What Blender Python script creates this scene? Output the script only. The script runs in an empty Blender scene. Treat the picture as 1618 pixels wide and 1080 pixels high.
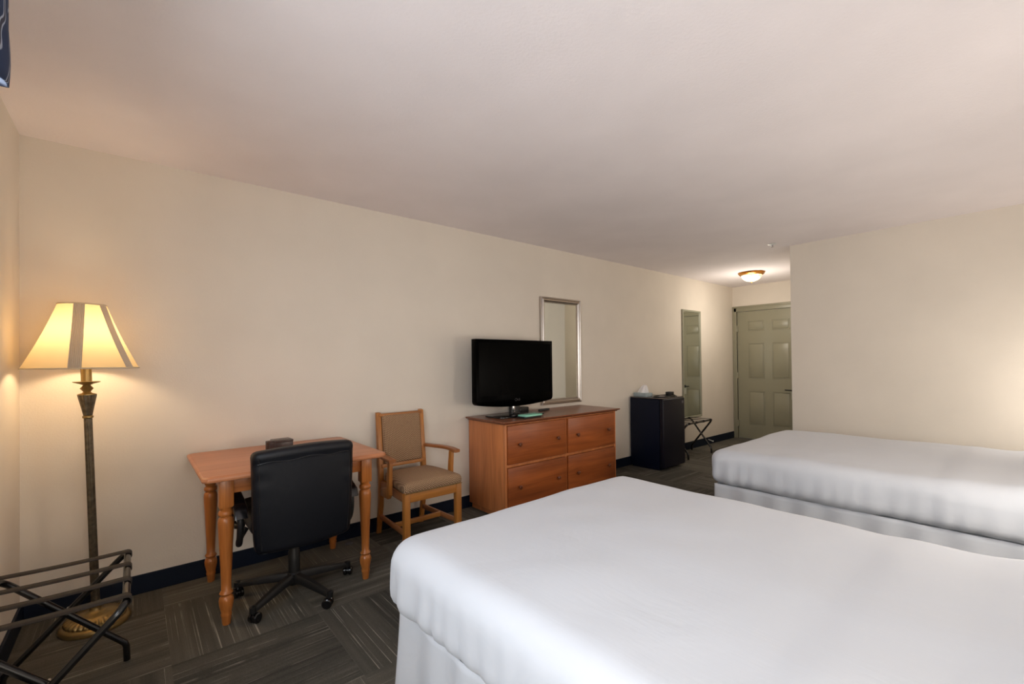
import bpy, bmesh, math, random
from mathutils import Vector, Matrix, noise as mnoise
random.seed(7)
PI = math.pi
scene = bpy.context.scene
COL = scene.collection
rad = math.radians

# ------------------------------------------------------------------ colour / material helpers
def lin(c):
    r = []
    for v in c[:3]:
        v = v / 255.0
        r.append(v / 12.92 if v <= 0.04045 else ((v + 0.055) / 1.055) ** 2.4)
    return (r[0], r[1], r[2], 1.0)

class NT:
    def __init__(s, m):
        m.use_nodes = True
        s.t = m.node_tree
        s.b = s.t.nodes['Principled BSDF']
        s.out = s.t.nodes['Material Output']
    def n(s, kind, **kw):
        nd = s.t.nodes.new(kind)
        for k, v in kw.items():
            setattr(nd, k, v)
        return nd
    def l(s, a, b):
        s.t.links.new(a, b)
    def math(s, op, a, b=None, c=None):
        nd = s.n('ShaderNodeMath', operation=op)
        for i, v in enumerate((a, b, c)):
            if v is None: continue
            if isinstance(v, (int, float)): nd.inputs[i].default_value = v
            else: s.l(v, nd.inputs[i])
        return nd.outputs[0]
    def mapping(s, scale=(1, 1, 1), loc=(0, 0, 0)):
        tc = s.n('ShaderNodeTexCoord')
        mp = s.n('ShaderNodeMapping')
        mp.inputs['Scale'].default_value = scale
        mp.inputs['Location'].default_value = loc
        s.l(tc.outputs['Object'], mp.inputs['Vector'])
        return mp.outputs[0]
    def noise(s, vec, scale, detail=3, rough=.5, dist=0):
        nd = s.n('ShaderNodeTexNoise')
        nd.inputs['Scale'].default_value = scale
        nd.inputs['Detail'].default_value = detail
        nd.inputs['Roughness'].default_value = rough
        nd.inputs['Distortion'].default_value = dist
        s.l(vec, nd.inputs['Vector'])
        return nd.outputs[0]
    def ramp(s, fac, stops):
        nd = s.n('ShaderNodeValToRGB')
        cr = nd.color_ramp
        while len(cr.elements) < len(stops): cr.elements.new(0.5)
        for e, (p, c) in zip(cr.elements, stops):
            e.position = p; e.color = c
        s.l(fac, nd.inputs[0])
        return nd.outputs[0]
    def bump(s, h, strength=.2, dist=.01):
        nd = s.n('ShaderNodeBump')
        nd.inputs['Strength'].default_value = strength
        nd.inputs['Distance'].default_value = dist
        s.l(h, nd.inputs['Height'])
        s.l(nd.outputs[0], s.b.inputs['Normal'])

def basic(name, c, rough=.6, metal=0.0, spec=.5, bump=None, var=0.0, vscale=8):
    m = bpy.data.materials.new(name); t = NT(m)
    t.b.inputs['Base Color'].default_value = lin(c)
    t.b.inputs['Roughness'].default_value = rough
    t.b.inputs['Metallic'].default_value = metal
    t.b.inputs['Specular IOR Level'].default_value = spec
    v = t.mapping()
    if var:
        a = lin([x * (1 - var) for x in c]); b = lin([min(255, x * (1 + var)) for x in c])
        t.l(t.ramp(t.noise(v, vscale, 4), [(.3, a), (.7, b)]), t.b.inputs['Base Color'])
    if bump:
        t.bump(t.noise(v, bump[0], 3), bump[1], bump[2])
    return m

def wood(name, light, dark, axis='x', rough=.35, ring=1.0):
    m = bpy.data.materials.new(name); t = NT(m)
    hi = 18.0 * ring; lo = 1.1
    sc = {'x': (lo, hi, hi), 'y': (hi, lo, hi), 'z': (hi, hi, lo)}[axis]
    v = t.mapping(sc, (.3, .7, .1))
    n1 = t.noise(v, 1.0, 5, .6, .6)
    sc2 = {'x': (4, 160, 160), 'y': (160, 4, 160), 'z': (160, 160, 4)}[axis]
    n2 = t.noise(t.mapping(sc2), 1.0, 2, .5)
    f = t.math('MULTIPLY_ADD', n2, .3, t.math('MULTIPLY', n1, .8))
    mid = [(a + b) / 2 for a, b in zip(light, dark)]
    t.l(t.ramp(f, [(.32, lin(dark)), (.52, lin(mid)), (.72, lin(light))]), t.b.inputs['Base Color'])
    t.b.inputs['Roughness'].default_value = rough
    t.bump(n2, .08, .002)
    return m

# ------------------------------------------------------------------ mesh helpers
class MB:
    def __init__(s):
        s.bm = bmesh.new()
    def _merge(s, tmp, M=None):
        if M is not None: bmesh.ops.transform(tmp, matrix=M, verts=tmp.verts)
        me = bpy.data.meshes.new('tmp'); tmp.to_mesh(me); tmp.free()
        s.bm.from_mesh(me); bpy.data.meshes.remove(me)
    def box(s, x0, x1, y0, y1, z0, z1, bevel=0, seg=2, M=None):
        t = bmesh.new()
        bmesh.ops.create_cube(t, size=1)
        bmesh.ops.scale(t, vec=(abs(x1 - x0), abs(y1 - y0), abs(z1 - z0)), verts=t.verts)
        bmesh.ops.translate(t, vec=((x0 + x1) / 2, (y0 + y1) / 2, (z0 + z1) / 2), verts=t.verts)
        if bevel:
            bmesh.ops.bevel(t, geom=list(t.edges), offset=bevel, segments=seg, profile=.5, affect='EDGES')
        s._merge(t, M); return s
    def lathe(s, prof, n=32, c=(0, 0, 0), M=None, close=True, rfun=None):
        t = bmesh.new(); rings = []
        for (r, z) in prof:
            if r < 1e-6:
                rings.append([t.verts.new((c[0], c[1], c[2] + z))])
            else:
                rg = []
                for i in range(n):
                    a = 2 * PI * i / n
                    rr = r * (rfun(a, z) if rfun else 1)
                    rg.append(t.verts.new((c[0] + rr * math.cos(a), c[1] + rr * math.sin(a), c[2] + z)))
                rings.append(rg)
        for A, B in zip(rings, rings[1:]):
            for i in range(n):
                j = (i + 1) % n
                if len(A) == 1 and len(B) == 1: continue
                if len(A) == 1: t.faces.new((A[0], B[i], B[j]))
                elif len(B) == 1: t.faces.new((A[i], A[j], B[0]))
                else: t.faces.new((A[i], A[j], B[j], B[i]))
        if close:
            for rg in (rings[0], rings[-1]):
                if len(rg) > 1: t.faces.new(rg)
        bmesh.ops.recalc_face_normals(t, faces=t.faces)
        s._merge(t, M); return s
    def tube(s, pts, r, n=12, rx=None, closed=False, flat=None, caps=True):
        """sweep; r radius or list; flat=(w,h,up) gives a rounded flat section"""
        t = bmesh.new(); P = [Vector(p) for p in pts]; N = len(P); rings = []
        up = Vector(flat[2]) if flat else None
        prev = None
        for i, p in enumerate(P):
            if closed: d = P[(i + 1) % N] - P[i - 1]
            else: d = P[min(i + 1, N - 1)] - P[max(i - 1, 0)]
            d.normalize()
            if up is not None: a = up - d * up.dot(d)
            elif prev is None:
                a = Vector((0, 0, 1)) - d * d.z
                if a.length < .1: a = Vector((1, 0, 0)) - d * d.x
            else: a = prev - d * prev.dot(d)
            a.normalize(); prev = a.copy(); b = d.cross(a)
            rr = r[i] if isinstance(r, (list, tuple)) else r
            rg = []
            for k in range(n):
                th = 2 * PI * k / n
                cx, sx = math.cos(th), math.sin(th)
                if flat:
                    e = .45
                    cx = math.copysign(abs(cx) ** e, cx); sx = math.copysign(abs(sx) ** e, sx)
                    v = p + b * (flat[0] / 2 * cx) + a * (flat[1] / 2 * sx)
                else:
                    v = p + (a * cx + b * sx) * rr
                rg.append(t.verts.new(v))
            rings.append(rg)
        m = N if closed else N - 1
        for i in range(m):
            A, B = rings[i], rings[(i + 1) % N]
            for k in range(n):
                t.faces.new((A[k], A[(k + 1) % n], B[(k + 1) % n], B[k]))
        if not closed and caps:
            t.faces.new(rings[0]); t.faces.new(rings[-1])
        bmesh.ops.recalc_face_normals(t, faces=t.faces)
        s._merge(t); return s
    def prism(s, poly, axis, a0, a1, bevel=0, M=None):
        """poly: 2-D points in the other two axes (in xyz order)"""
        t = bmesh.new()
        def mk(p, a):
            q = list(p); q.insert('xyz'.index(axis), a); return t.verts.new(q)
        A = [mk(p, a0) for p in poly]; B = [mk(p, a1) for p in poly]
        t.faces.new(A); t.faces.new(B); n = len(poly)
        for i in range(n): t.faces.new((A[i], A[(i + 1) % n], B[(i + 1) % n], B[i]))
        bmesh.ops.recalc_face_normals(t, faces=t.faces)
        if bevel: bmesh.ops.bevel(t, geom=list(t.edges), offset=bevel, segments=2, profile=.5, affect='EDGES')
        s._merge(t, M); return s
    def grid(s, fn, nu, nv, closed_u=False):
        t = bmesh.new(); V = []
        for i in range(nu):
            V.append([t.verts.new(fn(i / (nu if closed_u else nu - 1), j / (nv - 1))) for j in range(nv)])
        for i in range(nu if closed_u else nu - 1):
            for j in range(nv - 1):
                t.faces.new((V[i][j], V[(i + 1) % nu][j], V[(i + 1) % nu][j + 1], V[i][j + 1]))
        bmesh.ops.recalc_face_normals(t, faces=t.faces)
        s._merge(t); return s
    def softbox(s, cx, cy, cz, hx, hy, hz, r, step=.03, fn=None, M=None):
        """rounded box cut into a fine grid, fn(p, normal) returns the displaced point"""
        t = bmesh.new()
        def axis_cuts(h):
            n = max(2, int(2 * h / step)); return [-h + 2 * h * i / n for i in range(n + 1)]
        X, Y, Z = axis_cuts(hx), axis_cuts(hy), axis_cuts(hz); seen = {}
        def vert(p):
            k = (round(p[0], 6), round(p[1], 6), round(p[2], 6))
            if k not in seen:
                v = Vector(p)
                inner = Vector((max(-hx + r, min(hx - r, v.x)), max(-hy + r, min(hy - r, v.y)), max(-hz + r, min(hz - r, v.z))))
                d = v - inner
                nn = d.normalized() if d.length > 1e-9 else Vector((0, 0, 1))
                q = inner + nn * r if d.length > 1e-9 else v
                # on flat faces keep the point on the face
                if abs(d.length) > 1e-9: v = q
                if fn: v = fn(v.copy(), nn)
                seen[k] = t.verts.new(v)
            return seen[k]
        def sheet(A, B, mk):
            for i in range(len(A) - 1):
                for j in range(len(B) - 1):
                    t.faces.new((vert(mk(A[i], B[j])), vert(mk(A[i + 1], B[j])), vert(mk(A[i + 1], B[j + 1])), vert(mk(A[i], B[j + 1]))))
        for sg in (-1, 1):
            sheet(X, Y, lambda a, b: (a, b, sg * hz)); sheet(X, Z, lambda a, b: (a, sg * hy, b)); sheet(Y, Z, lambda a, b: (sg * hx, a, b))
        bmesh.ops.recalc_face_normals(t, faces=t.faces)
        bmesh.ops.translate(t, vec=(cx, cy, cz), verts=t.verts)
        s._merge(t, M); return s
    def obj(s, name, mat, parent=None, smooth=35, loc=None, label=None):
        me = bpy.data.meshes.new(name); s.bm.to_mesh(me); s.bm.free()
        me.materials.append(mat)
        if smooth:
            for p in me.polygons: p.use_smooth = True
            me.set_sharp_from_angle(angle=rad(smooth))
        o = bpy.data.objects.new(name, me); COL.objects.link(o)
        if parent: o.parent = parent
        if loc: o.location = loc
        if label: o['label'] = label
        return o

def tag(o, label, cat, group=None):
    o['label'] = label; o['category'] = cat
    if group: o['group'] = group
    return o
def thing(name, label, cat, loc=(0, 0, 0), rz=0, group=None):
    o = bpy.data.objects.new(name, None); COL.objects.link(o)
    o.location = loc; o.rotation_euler = (0, 0, rz); o.empty_display_size = .1
    return tag(o, label, cat, group)
def struct(name, mb, mat, smooth=None, parent=None):
    o = mb.obj(name, mat, parent, smooth)
    if not parent: o['kind'] = 'structure'
    return o

# ------------------------------------------------------------------ materials
def wall_mat(name, c, sc=110, st=.22):
    m = bpy.data.materials.new(name); t = NT(m)
    v = t.mapping()
    f = t.noise(v, 2.2, 3)
    t.l(t.ramp(f, [(.3, lin([x * .985 for x in c])), (.7, lin([min(255, x * 1.012) for x in c]))]), t.b.inputs['Base Color'])
    t.b.inputs['Roughness'].default_value = .85
    t.b.inputs['Specular IOR Level'].default_value = .2
    t.bump(t.noise(v, sc, 3, .55), st, .004)
    return m
M_wall = wall_mat('wall_paint', (226, 217, 204))
M_ceil = wall_mat('ceiling_texture_paint', (238, 231, 232), 70, .35)
M_base = basic('dark_blue_vinyl', (17, 26, 42), .5, 0, .2)
M_door = basic('sage_grey_gloss_paint', (148, 144, 122), .34, bump=(60, .05, .002))
M_black = basic('black_gloss_metal', (14, 14, 16), .22, 0.0, .7)
M_blackm = basic('black_plastic', (20, 20, 21), .45)
M_leather = basic('black_leather', (8, 11, 19), .5, 0.0, .35, bump=(160, .12, .002))
M_leather_seam = basic('black_leather_piping', (24, 24, 27), .35)
M_navy = basic('fridge_black_blue', (9, 16, 34), .45, 0, .2)
M_fdoor = basic('fridge_door_black', (20, 19, 29), .4, 0, .25)
M_ftop = basic('fridge_top_gloss', (60, 52, 52), .12, spec=.9)
M_screen = basic('screen_glass', (1, 1, 1), .25, spec=.03)
M_chrome = basic('chrome', (200, 200, 205), .15, 1.0)
M_silver = basic('silver_frame', (186, 176, 166), .28, 1.0)
M_mirror = basic('mirror_glass', (232, 236, 230), .01, 1.0)
M_brass = basic('brass', (212, 150, 70), .25, 1.0)
M_gold = basic('aged_gold', (150, 126, 80), .34, .7, var=.05, vscale=30)
M_bronze = basic('dark_bronze', (92, 82, 66), .4, .6, var=.2, vscale=50)
M_green_fr = basic('sage_frame', (150, 148, 128), .4)
M_strap = basic('brown_webbing', (38, 31, 26), .8, bump=(400, .3, .002))
M_mint = basic('mint_paper', (140, 205, 180), .7)
M_white = basic('white_plastic', (225, 225, 222), .4)
M_tissue = basic('white_tissue', (238, 236, 236), .9)
M_tbox = basic('pale_blue_card', (160, 172, 174), .7, var=.06, vscale=30)
M_brown = basic('dark_brown_plastic', (62, 46, 42), .35)
M_grey = basic('grey_print', (92, 90, 94), .4)
M_plate = basic('pale_plate', (196, 194, 178), .4)
M_badge = basic('badge_grey', (52, 50, 52), .4)
M_paper = basic('paper', (206, 196, 190), .7)
M_desk_x = wood('oak_honey_top', (204, 138, 98), (170, 106, 68), 'x', .32)
M_desk_edge = wood('oak_honey_rail', (196, 122, 66), (160, 92, 44), 'x', .32)
M_desk_z = wood('oak_honey_leg', (202, 126, 62), (152, 86, 36), 'z', .3)
M_dr_x = wood('cherry_oak_front', (172, 92, 42), (116, 56, 22), 'x', .35, .7)
M_dr_z = wood('cherry_oak_side', (214, 136, 82), (166, 98, 54), 'z', .4, .7)
M_dr_top = wood('cherry_oak_top', (138, 82, 52), (106, 58, 34), 'x', .28)
M_knob = basic('brown_wood_knob', (104, 54, 28), .3)
M_ch_z = wood('oak_chair_upright', (192, 126, 58), (140, 84, 34), 'z', .35)
M_ch_x = wood('oak_chair_rail', (194, 128, 60), (144, 88, 38), 'x', .35)
M_ch_y = wood('oak_chair_arm', (176, 114, 70), (136, 82, 44), 'y', .35)

def fabric_weave():
    m = bpy.data.materials.new('tan_weave_fabric'); t = NT(m)
    v = t.mapping((1, 1, 1))
    sep = t.n('ShaderNodeSeparateXYZ'); t.l(v, sep.inputs[0])
    yz = t.math('ADD', sep.outputs[1], sep.outputs[2])
    zig = t.math('PINGPONG', t.math('MULTIPLY', sep.outputs[0], 1.0), .011)
    s1 = t.math('SINE', t.math('MULTIPLY', t.math('ADD', yz, t.math('MULTIPLY', zig, 1.2)), 420))
    s2 = t.math('SINE', t.math('MULTIPLY', sep.outputs[0], 560))
    f = t.math('MULTIPLY_ADD', s1, .22, t.math('MULTIPLY_ADD', s2, .12, .5))
    f = t.math('ADD', f, t.math('MULTIPLY', t.math('SUBTRACT', t.noise(v, 300, 2), .5), .5))
    t.l(t.ramp(f, [(.25, lin((96, 68, 48))), (.55, lin((152, 118, 88))), (.8, lin((194, 164, 128)))]), t.b.inputs['Base Color'])
    t.b.inputs['Roughness'].default_value = .9
    t.bump(f, .3, .002)
    return m
M_weave = fabric_weave()

def linen():
    m = bpy.data.materials.new('white_bed_linen'); t = NT(m)
    t.b.inputs['Base Color'].default_value = lin((196, 199, 205))
    t.b.inputs['Roughness'].default_value = .85
    t.b.inputs['Specular IOR Level'].default_value = .15
    t.b.inputs['Sheen Weight'].default_value = .15
    v = t.mapping((1, 1, 1))
    n1 = t.noise(v, 3.0, 4, .5, .8)
    n2 = t.noise(t.mapping((120, 6, 40)), 1.0, 2)
    t.bump(t.math('MULTIPLY_ADD', n2, .05, n1), .3, .02)
    return m
M_linen = linen()
M_boxspring = basic('box_spring_cloth', (200, 200, 200), .9)

def carpet():
    m = bpy.data.materials.new('carpet_tiles'); t = NT(m)
    tc = t.n('ShaderNodeTexCoord'); sep = t.n('ShaderNodeSeparateXYZ'); t.l(tc.outputs['Object'], sep.inputs[0])
    X, Y = sep.outputs[0], sep.outputs[1]
    u = t.math('DIVIDE', t.math('SUBTRACT', X, .555), .6); w = t.math('DIVIDE', t.math('ADD', Y, .28), .6)
    fu, fw = t.math('FLOOR', u), t.math('FLOOR', w)
    par = t.math('ABSOLUTE', t.math('MODULO', t.math('ADD', fu, fw), 2))     # 1 -> lines along Y
    par = t.math('GREATER_THAN', par, .5)
    inv = t.math('SUBTRACT', 1, par)
    sc = t.math('ADD', t.math('MULTIPLY', X, par), t.math('MULTIPLY', Y, inv))
    al = t.math('ADD', t.math('MULTIPLY', Y, par), t.math('MULTIPLY', X, inv))
    wn = t.n('ShaderNodeTexWhiteNoise', noise_dimensions='2D')
    cb = t.n('ShaderNodeCombineXYZ'); t.l(fu, cb.inputs[0]); t.l(fw, cb.inputs[1]); t.l(cb.outputs[0], wn.inputs['Vector'])
    h = wn.outputs[0]
    def vec(ss, aa):
        c = t.n('ShaderNodeCombineXYZ')
        t.l(t.math('MULTIPLY', sc, ss), c.inputs[0]); t.l(t.math('MULTIPLY', al, aa), c.inputs[1]); t.l(t.math('MULTIPLY', h, 37.0), c.inputs[2])
        return c.outputs[0]
    lines = t.noise(vec(150, .9), 1.0, 2, .6)
    thin = t.ramp(lines, [(.60, (0, 0, 0, 1)), (.70, (1, 1, 1, 1))])
    bands = t.noise(vec(22, .5), 1.0, 2, .5)
    fine = t.noise(vec(420, 260), 1.0, 2, .6)
    gate = t.noise(vec(3, 7.0), 1.0, 2, .5)
    base = t.ramp(t.math('ADD', t.math('MULTIPLY', bands, .7), t.math('MULTIPLY', h, .35)), [(.25, lin((64, 63, 59))), (.75, lin((108, 104, 95)))])
    mix = t.n('ShaderNodeMix', data_type='RGBA')
    t.l(t.math('MULTIPLY', t.math('MULTIPLY', thin, t.ramp(gate, [(.35, (0, 0, 0, 1)), (.6, (1, 1, 1, 1))])), .8), mix.inputs['Factor'])
    t.l(base, mix.inputs[6]); mix.inputs[7].default_value = lin((176, 168, 154))
    mix2 = t.n('ShaderNodeMix', data_type='RGBA', blend_type='MULTIPLY')
    mix2.inputs['Factor'].default_value = .55
    t.l(mix.outputs[2], mix2.inputs[6]); t.l(t.ramp(fine, [(.25, (.35, .35, .35, 1)), (.7, (1.25, 1.25, 1.25, 1))]), mix2.inputs[7])
    t.l(mix2.outputs[2], t.b.inputs['Base Color'])
    t.b.inputs['Roughness'].default_value = .95
    t.b.inputs['Specular IOR Level'].default_value = .1
    t.bump(fine, .5, .004)
    return m
M_carpet = carpet()

def shade_mat(name, c, tfac, ribs=False):
    m = bpy.data.materials.new(name); t = NT(m)
    t.t.nodes.remove(t.b)
    d = t.n('ShaderNodeBsdfDiffuse'); d.inputs[0].default_value = lin(c)
    tr = t.n('ShaderNodeBsdfTranslucent'); tr.inputs[0].default_value = lin([x * .82 for x in c])
    mx = t.n('ShaderNodeMixShader'); mx.inputs[0].default_value = tfac
    t.l(d.outputs[0], mx.inputs[1]); t.l(tr.outputs[0], mx.inputs[2]); t.l(mx.outputs[0], t.out.inputs[0])
    return m
M_shade = shade_mat('cream_shade_cloth', (236, 214, 170), .5)
M_band = shade_mat('pleated_band_cloth', (206, 194, 178), .2)
M_shrim = shade_mat('shade_rim_tape', (225, 212, 186), .15)

def glass_lit():
    m = bpy.data.materials.new('lit_alabaster_glass'); t = NT(m)
    v = t.mapping((1, 1, 1))
    f = t.noise(v, 9, 3, .5, 1.0)
    t.l(t.ramp(f, [(.38, (1.0, .55, .16, 1)), (.56, (1.0, .86, .56, 1))]), t.b.inputs['Emission Color'])
    t.b.inputs['Emission Strength'].default_value = .95
    t.b.inputs['Base Color'].default_value = lin((250, 235, 200))
    t.b.inputs['Roughness'].default_value = .3
    return m
M_bowl = glass_lit()

def pane_mat():
    m = bpy.data.materials.new('window_pane'); t = NT(m)
    t.t.nodes.remove(t.b)
    a = t.n('ShaderNodeBsdfTransparent'); b = t.n('ShaderNodeBsdfGlossy'); b.inputs['Roughness'].default_value = .02
    mx = t.n('ShaderNodeMixShader'); mx.inputs[0].default_value = .07
    t.l(a.outputs[0], mx.inputs[1]); t.l(b.outputs[0], mx.inputs[2]); t.l(mx.outputs[0], t.out.inputs[0])
    return m
M_pane = pane_mat()

def valance_mat():
    m = bpy.data.materials.new('navy_leaf_print_fabric'); t = NT(m)
    v = t.mapping((1, 1, 1))
    wv = t.n('ShaderNodeTexWave', wave_type='RINGS', rings_direction='X')
    wv.inputs['Scale'].default_value = 5.5; wv.inputs['Distortion'].default_value = 6; wv.inputs['Detail'].default_value = 1; wv.inputs['Detail Scale'].default_value = 1.4
    t.l(v, wv.inputs[0])
    t.l(t.ramp(wv.outputs[0], [(0, lin((24, 46, 82))), (.74, lin((24, 46, 82))), (.8, lin((160, 170, 190))), (.9, lin((160, 170, 190))), (.95, lin((50, 52, 70)))]), t.b.inputs['Base Color'])
    t.b.inputs['Roughness'].default_value = .85
    return m
M_val = valance_mat()

# ------------------------------------------------------------------ the room
H = 2.44; XD = 7.927; XB = 5.632; YB = -1.60; YF = -3.85
WY0, WY1, WZ0, WZ1 = -3.45, -1.75, .92, 2.12     # window opening in the left wall
T = .12
struct('floor', MB().box(-T, XD + T, YF - T, T, -.1, 0), M_carpet)
struct('ceiling', MB().box(-T, XD + T, YF - T, T, H, H + .1), M_ceil)
struct('wall_back', MB().box(-T, XD + T, 0, T, 0, H), M_wall)
w = MB()
w.box(-T, 0, WY1, 0, 0, H); w.box(-T, 0, YF, WY0, 0, H)
w.box(-T, 0, WY0, WY1, 0, WZ0); w.box(-T, 0, WY0, WY1, WZ1, H)
struct('wall_left', w, M_wall)
struct('wall_right', MB().box(XB, XB + T, YF, YB, 0, H), M_wall)
struct('wall_hallway', MB().box(XB + T, XD + T, YB - T, YB, 0, H), M_wall)
w = MB()
DY0, DY1, DZ = -.945, -.064, 2.035
w.box(XD, XD + T, DY1 + .0, 0, 0, H); w.box(XD, XD + T, YB, DY0, 0, H); w.box(XD, XD + T, DY0, DY1, DZ, H)
struct('wall_far', w, M_wall)
struct('wall_front', MB().box(-T, XB + T, YF - T, YF, 0, H), M_wall)
# baseboards
def bboard(name, x0, x1, y0, y1):
    struct(name, MB().box(x0, x1, y0, y1, 0, .105, .003), M_base)
bboard('baseboard_back', .012, XD - .03, -.012, 0)
bboard('baseboard_left', 0, .012, YF, 0)
bboard('baseboard_right', XB - .012, XB, YF, YB)
bboard('baseboard_hallway', XB, XD, YB, YB + .012)
bboard('baseboard_far', XD - .012, XD, YB + .012, DY0 - .07)
# window (out of frame, gives the daylight)
win = bpy.data.objects.new('window_1', None); COL.objects.link(win); win['kind'] = 'structure'
f = MB(); fw = .05
for (a, b, c, d) in ((WY0, WY1, WZ0, WZ0 + fw), (WY0, WY1, WZ1 - fw, WZ1)):
    f.box(-.09, -.03, a, b, c, d, .004)
for a in (WY0, WY1 - fw, (WY0 + WY1) / 2 - fw / 2):
    f.box(-.09, -.03, a, a + fw, WZ0, WZ1, .004)
f.obj('window_frame', M_white, win)
MB().box(-.062, -.058, WY0 + fw, WY1 - fw, WZ0 + fw, WZ1 - fw).obj('window_pane', M_pane, win, None)
MB().box(-.03, .03, WY0 - .02, WY1 + .02, WZ0 - .03, WZ0, .004).obj('window_sill', M_white, win)

# entrance door
dr = bpy.data.objects.new('door_1', None); COL.objects.link(dr); dr['kind'] = 'structure'; dr.location = (XD, 0, 0)
b = MB()
y0, y1 = DY0 + .003, DY1 - .003
b.box(.012, .05, y0, y1, .008, DZ - .004)
def pnl(ya, yb, za, zb):
    # raised panel with a sunken border
    g = .018
    for (a, bb, c, d) in ((ya, yb, za, za + .006), (ya, yb, zb - .006, zb), (ya, ya + .006, za, zb), (yb - .006, yb, za, zb)):
        b.box(.007, .013, a, bb, c, d, .002)
    b.box(.006, .013, ya + g, yb - g, za + g, zb - g, .005)
for ya, yb in ((-.47, -.235), (-.83, -.585)):
    for za, zb in ((.235, .765), (.965, 1.52), (1.715, 1.875)):
        pnl(ya, yb, za, zb)
b.obj('door_panel', M_door, dr, 30)
c = MB()
c.box(-.012, .06, DY1, -.004, 0, DZ + .062, .004)
c.box(-.012, .06, DY0 - .06, DY0, 0, DZ + .062, .004)
c.box(-.012, .06, DY0 - .06, -.004, DZ, DZ + .085, .004)
c.box(-.020, -.010, DY0 - .06, -.004, DZ + .06, DZ + .085, .003)
c.box(-.018, -.010, -.028, -.004, 0, DZ + .062, .003)
c.obj('door_frame', M_door, dr)
for z in (.24, 1.01, 1.76):
    MB().box(-.002, .012, DY1 - .018, DY1 + .010, z - .05, z + .05, .002).lathe([(.006, 0), (.006, .1)], 10, (-.004, DY1 - .003, z - .05)).obj('hinge', M_door, dr)
hd = MB()
hd.lathe([(.026, 0), (.026, .008), (.012, .012), (.011, .05)], 16, M=Matrix.Translation((.012, -.875, .80)) @ Matrix.Rotation(-PI / 2, 4, 'Y'))
hd.tube([(-.042, -.875, .80), (-.045, -.84, .80), (-.042, -.77, .803)], .009, 10)
hd.obj('door_handle', M_blackm, dr)
MB().box(.002, .013, -.91, -.842, .66, .775, .003).obj('lock_plate', M_plate, dr, label='pale lock plate under the dark lever')

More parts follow.
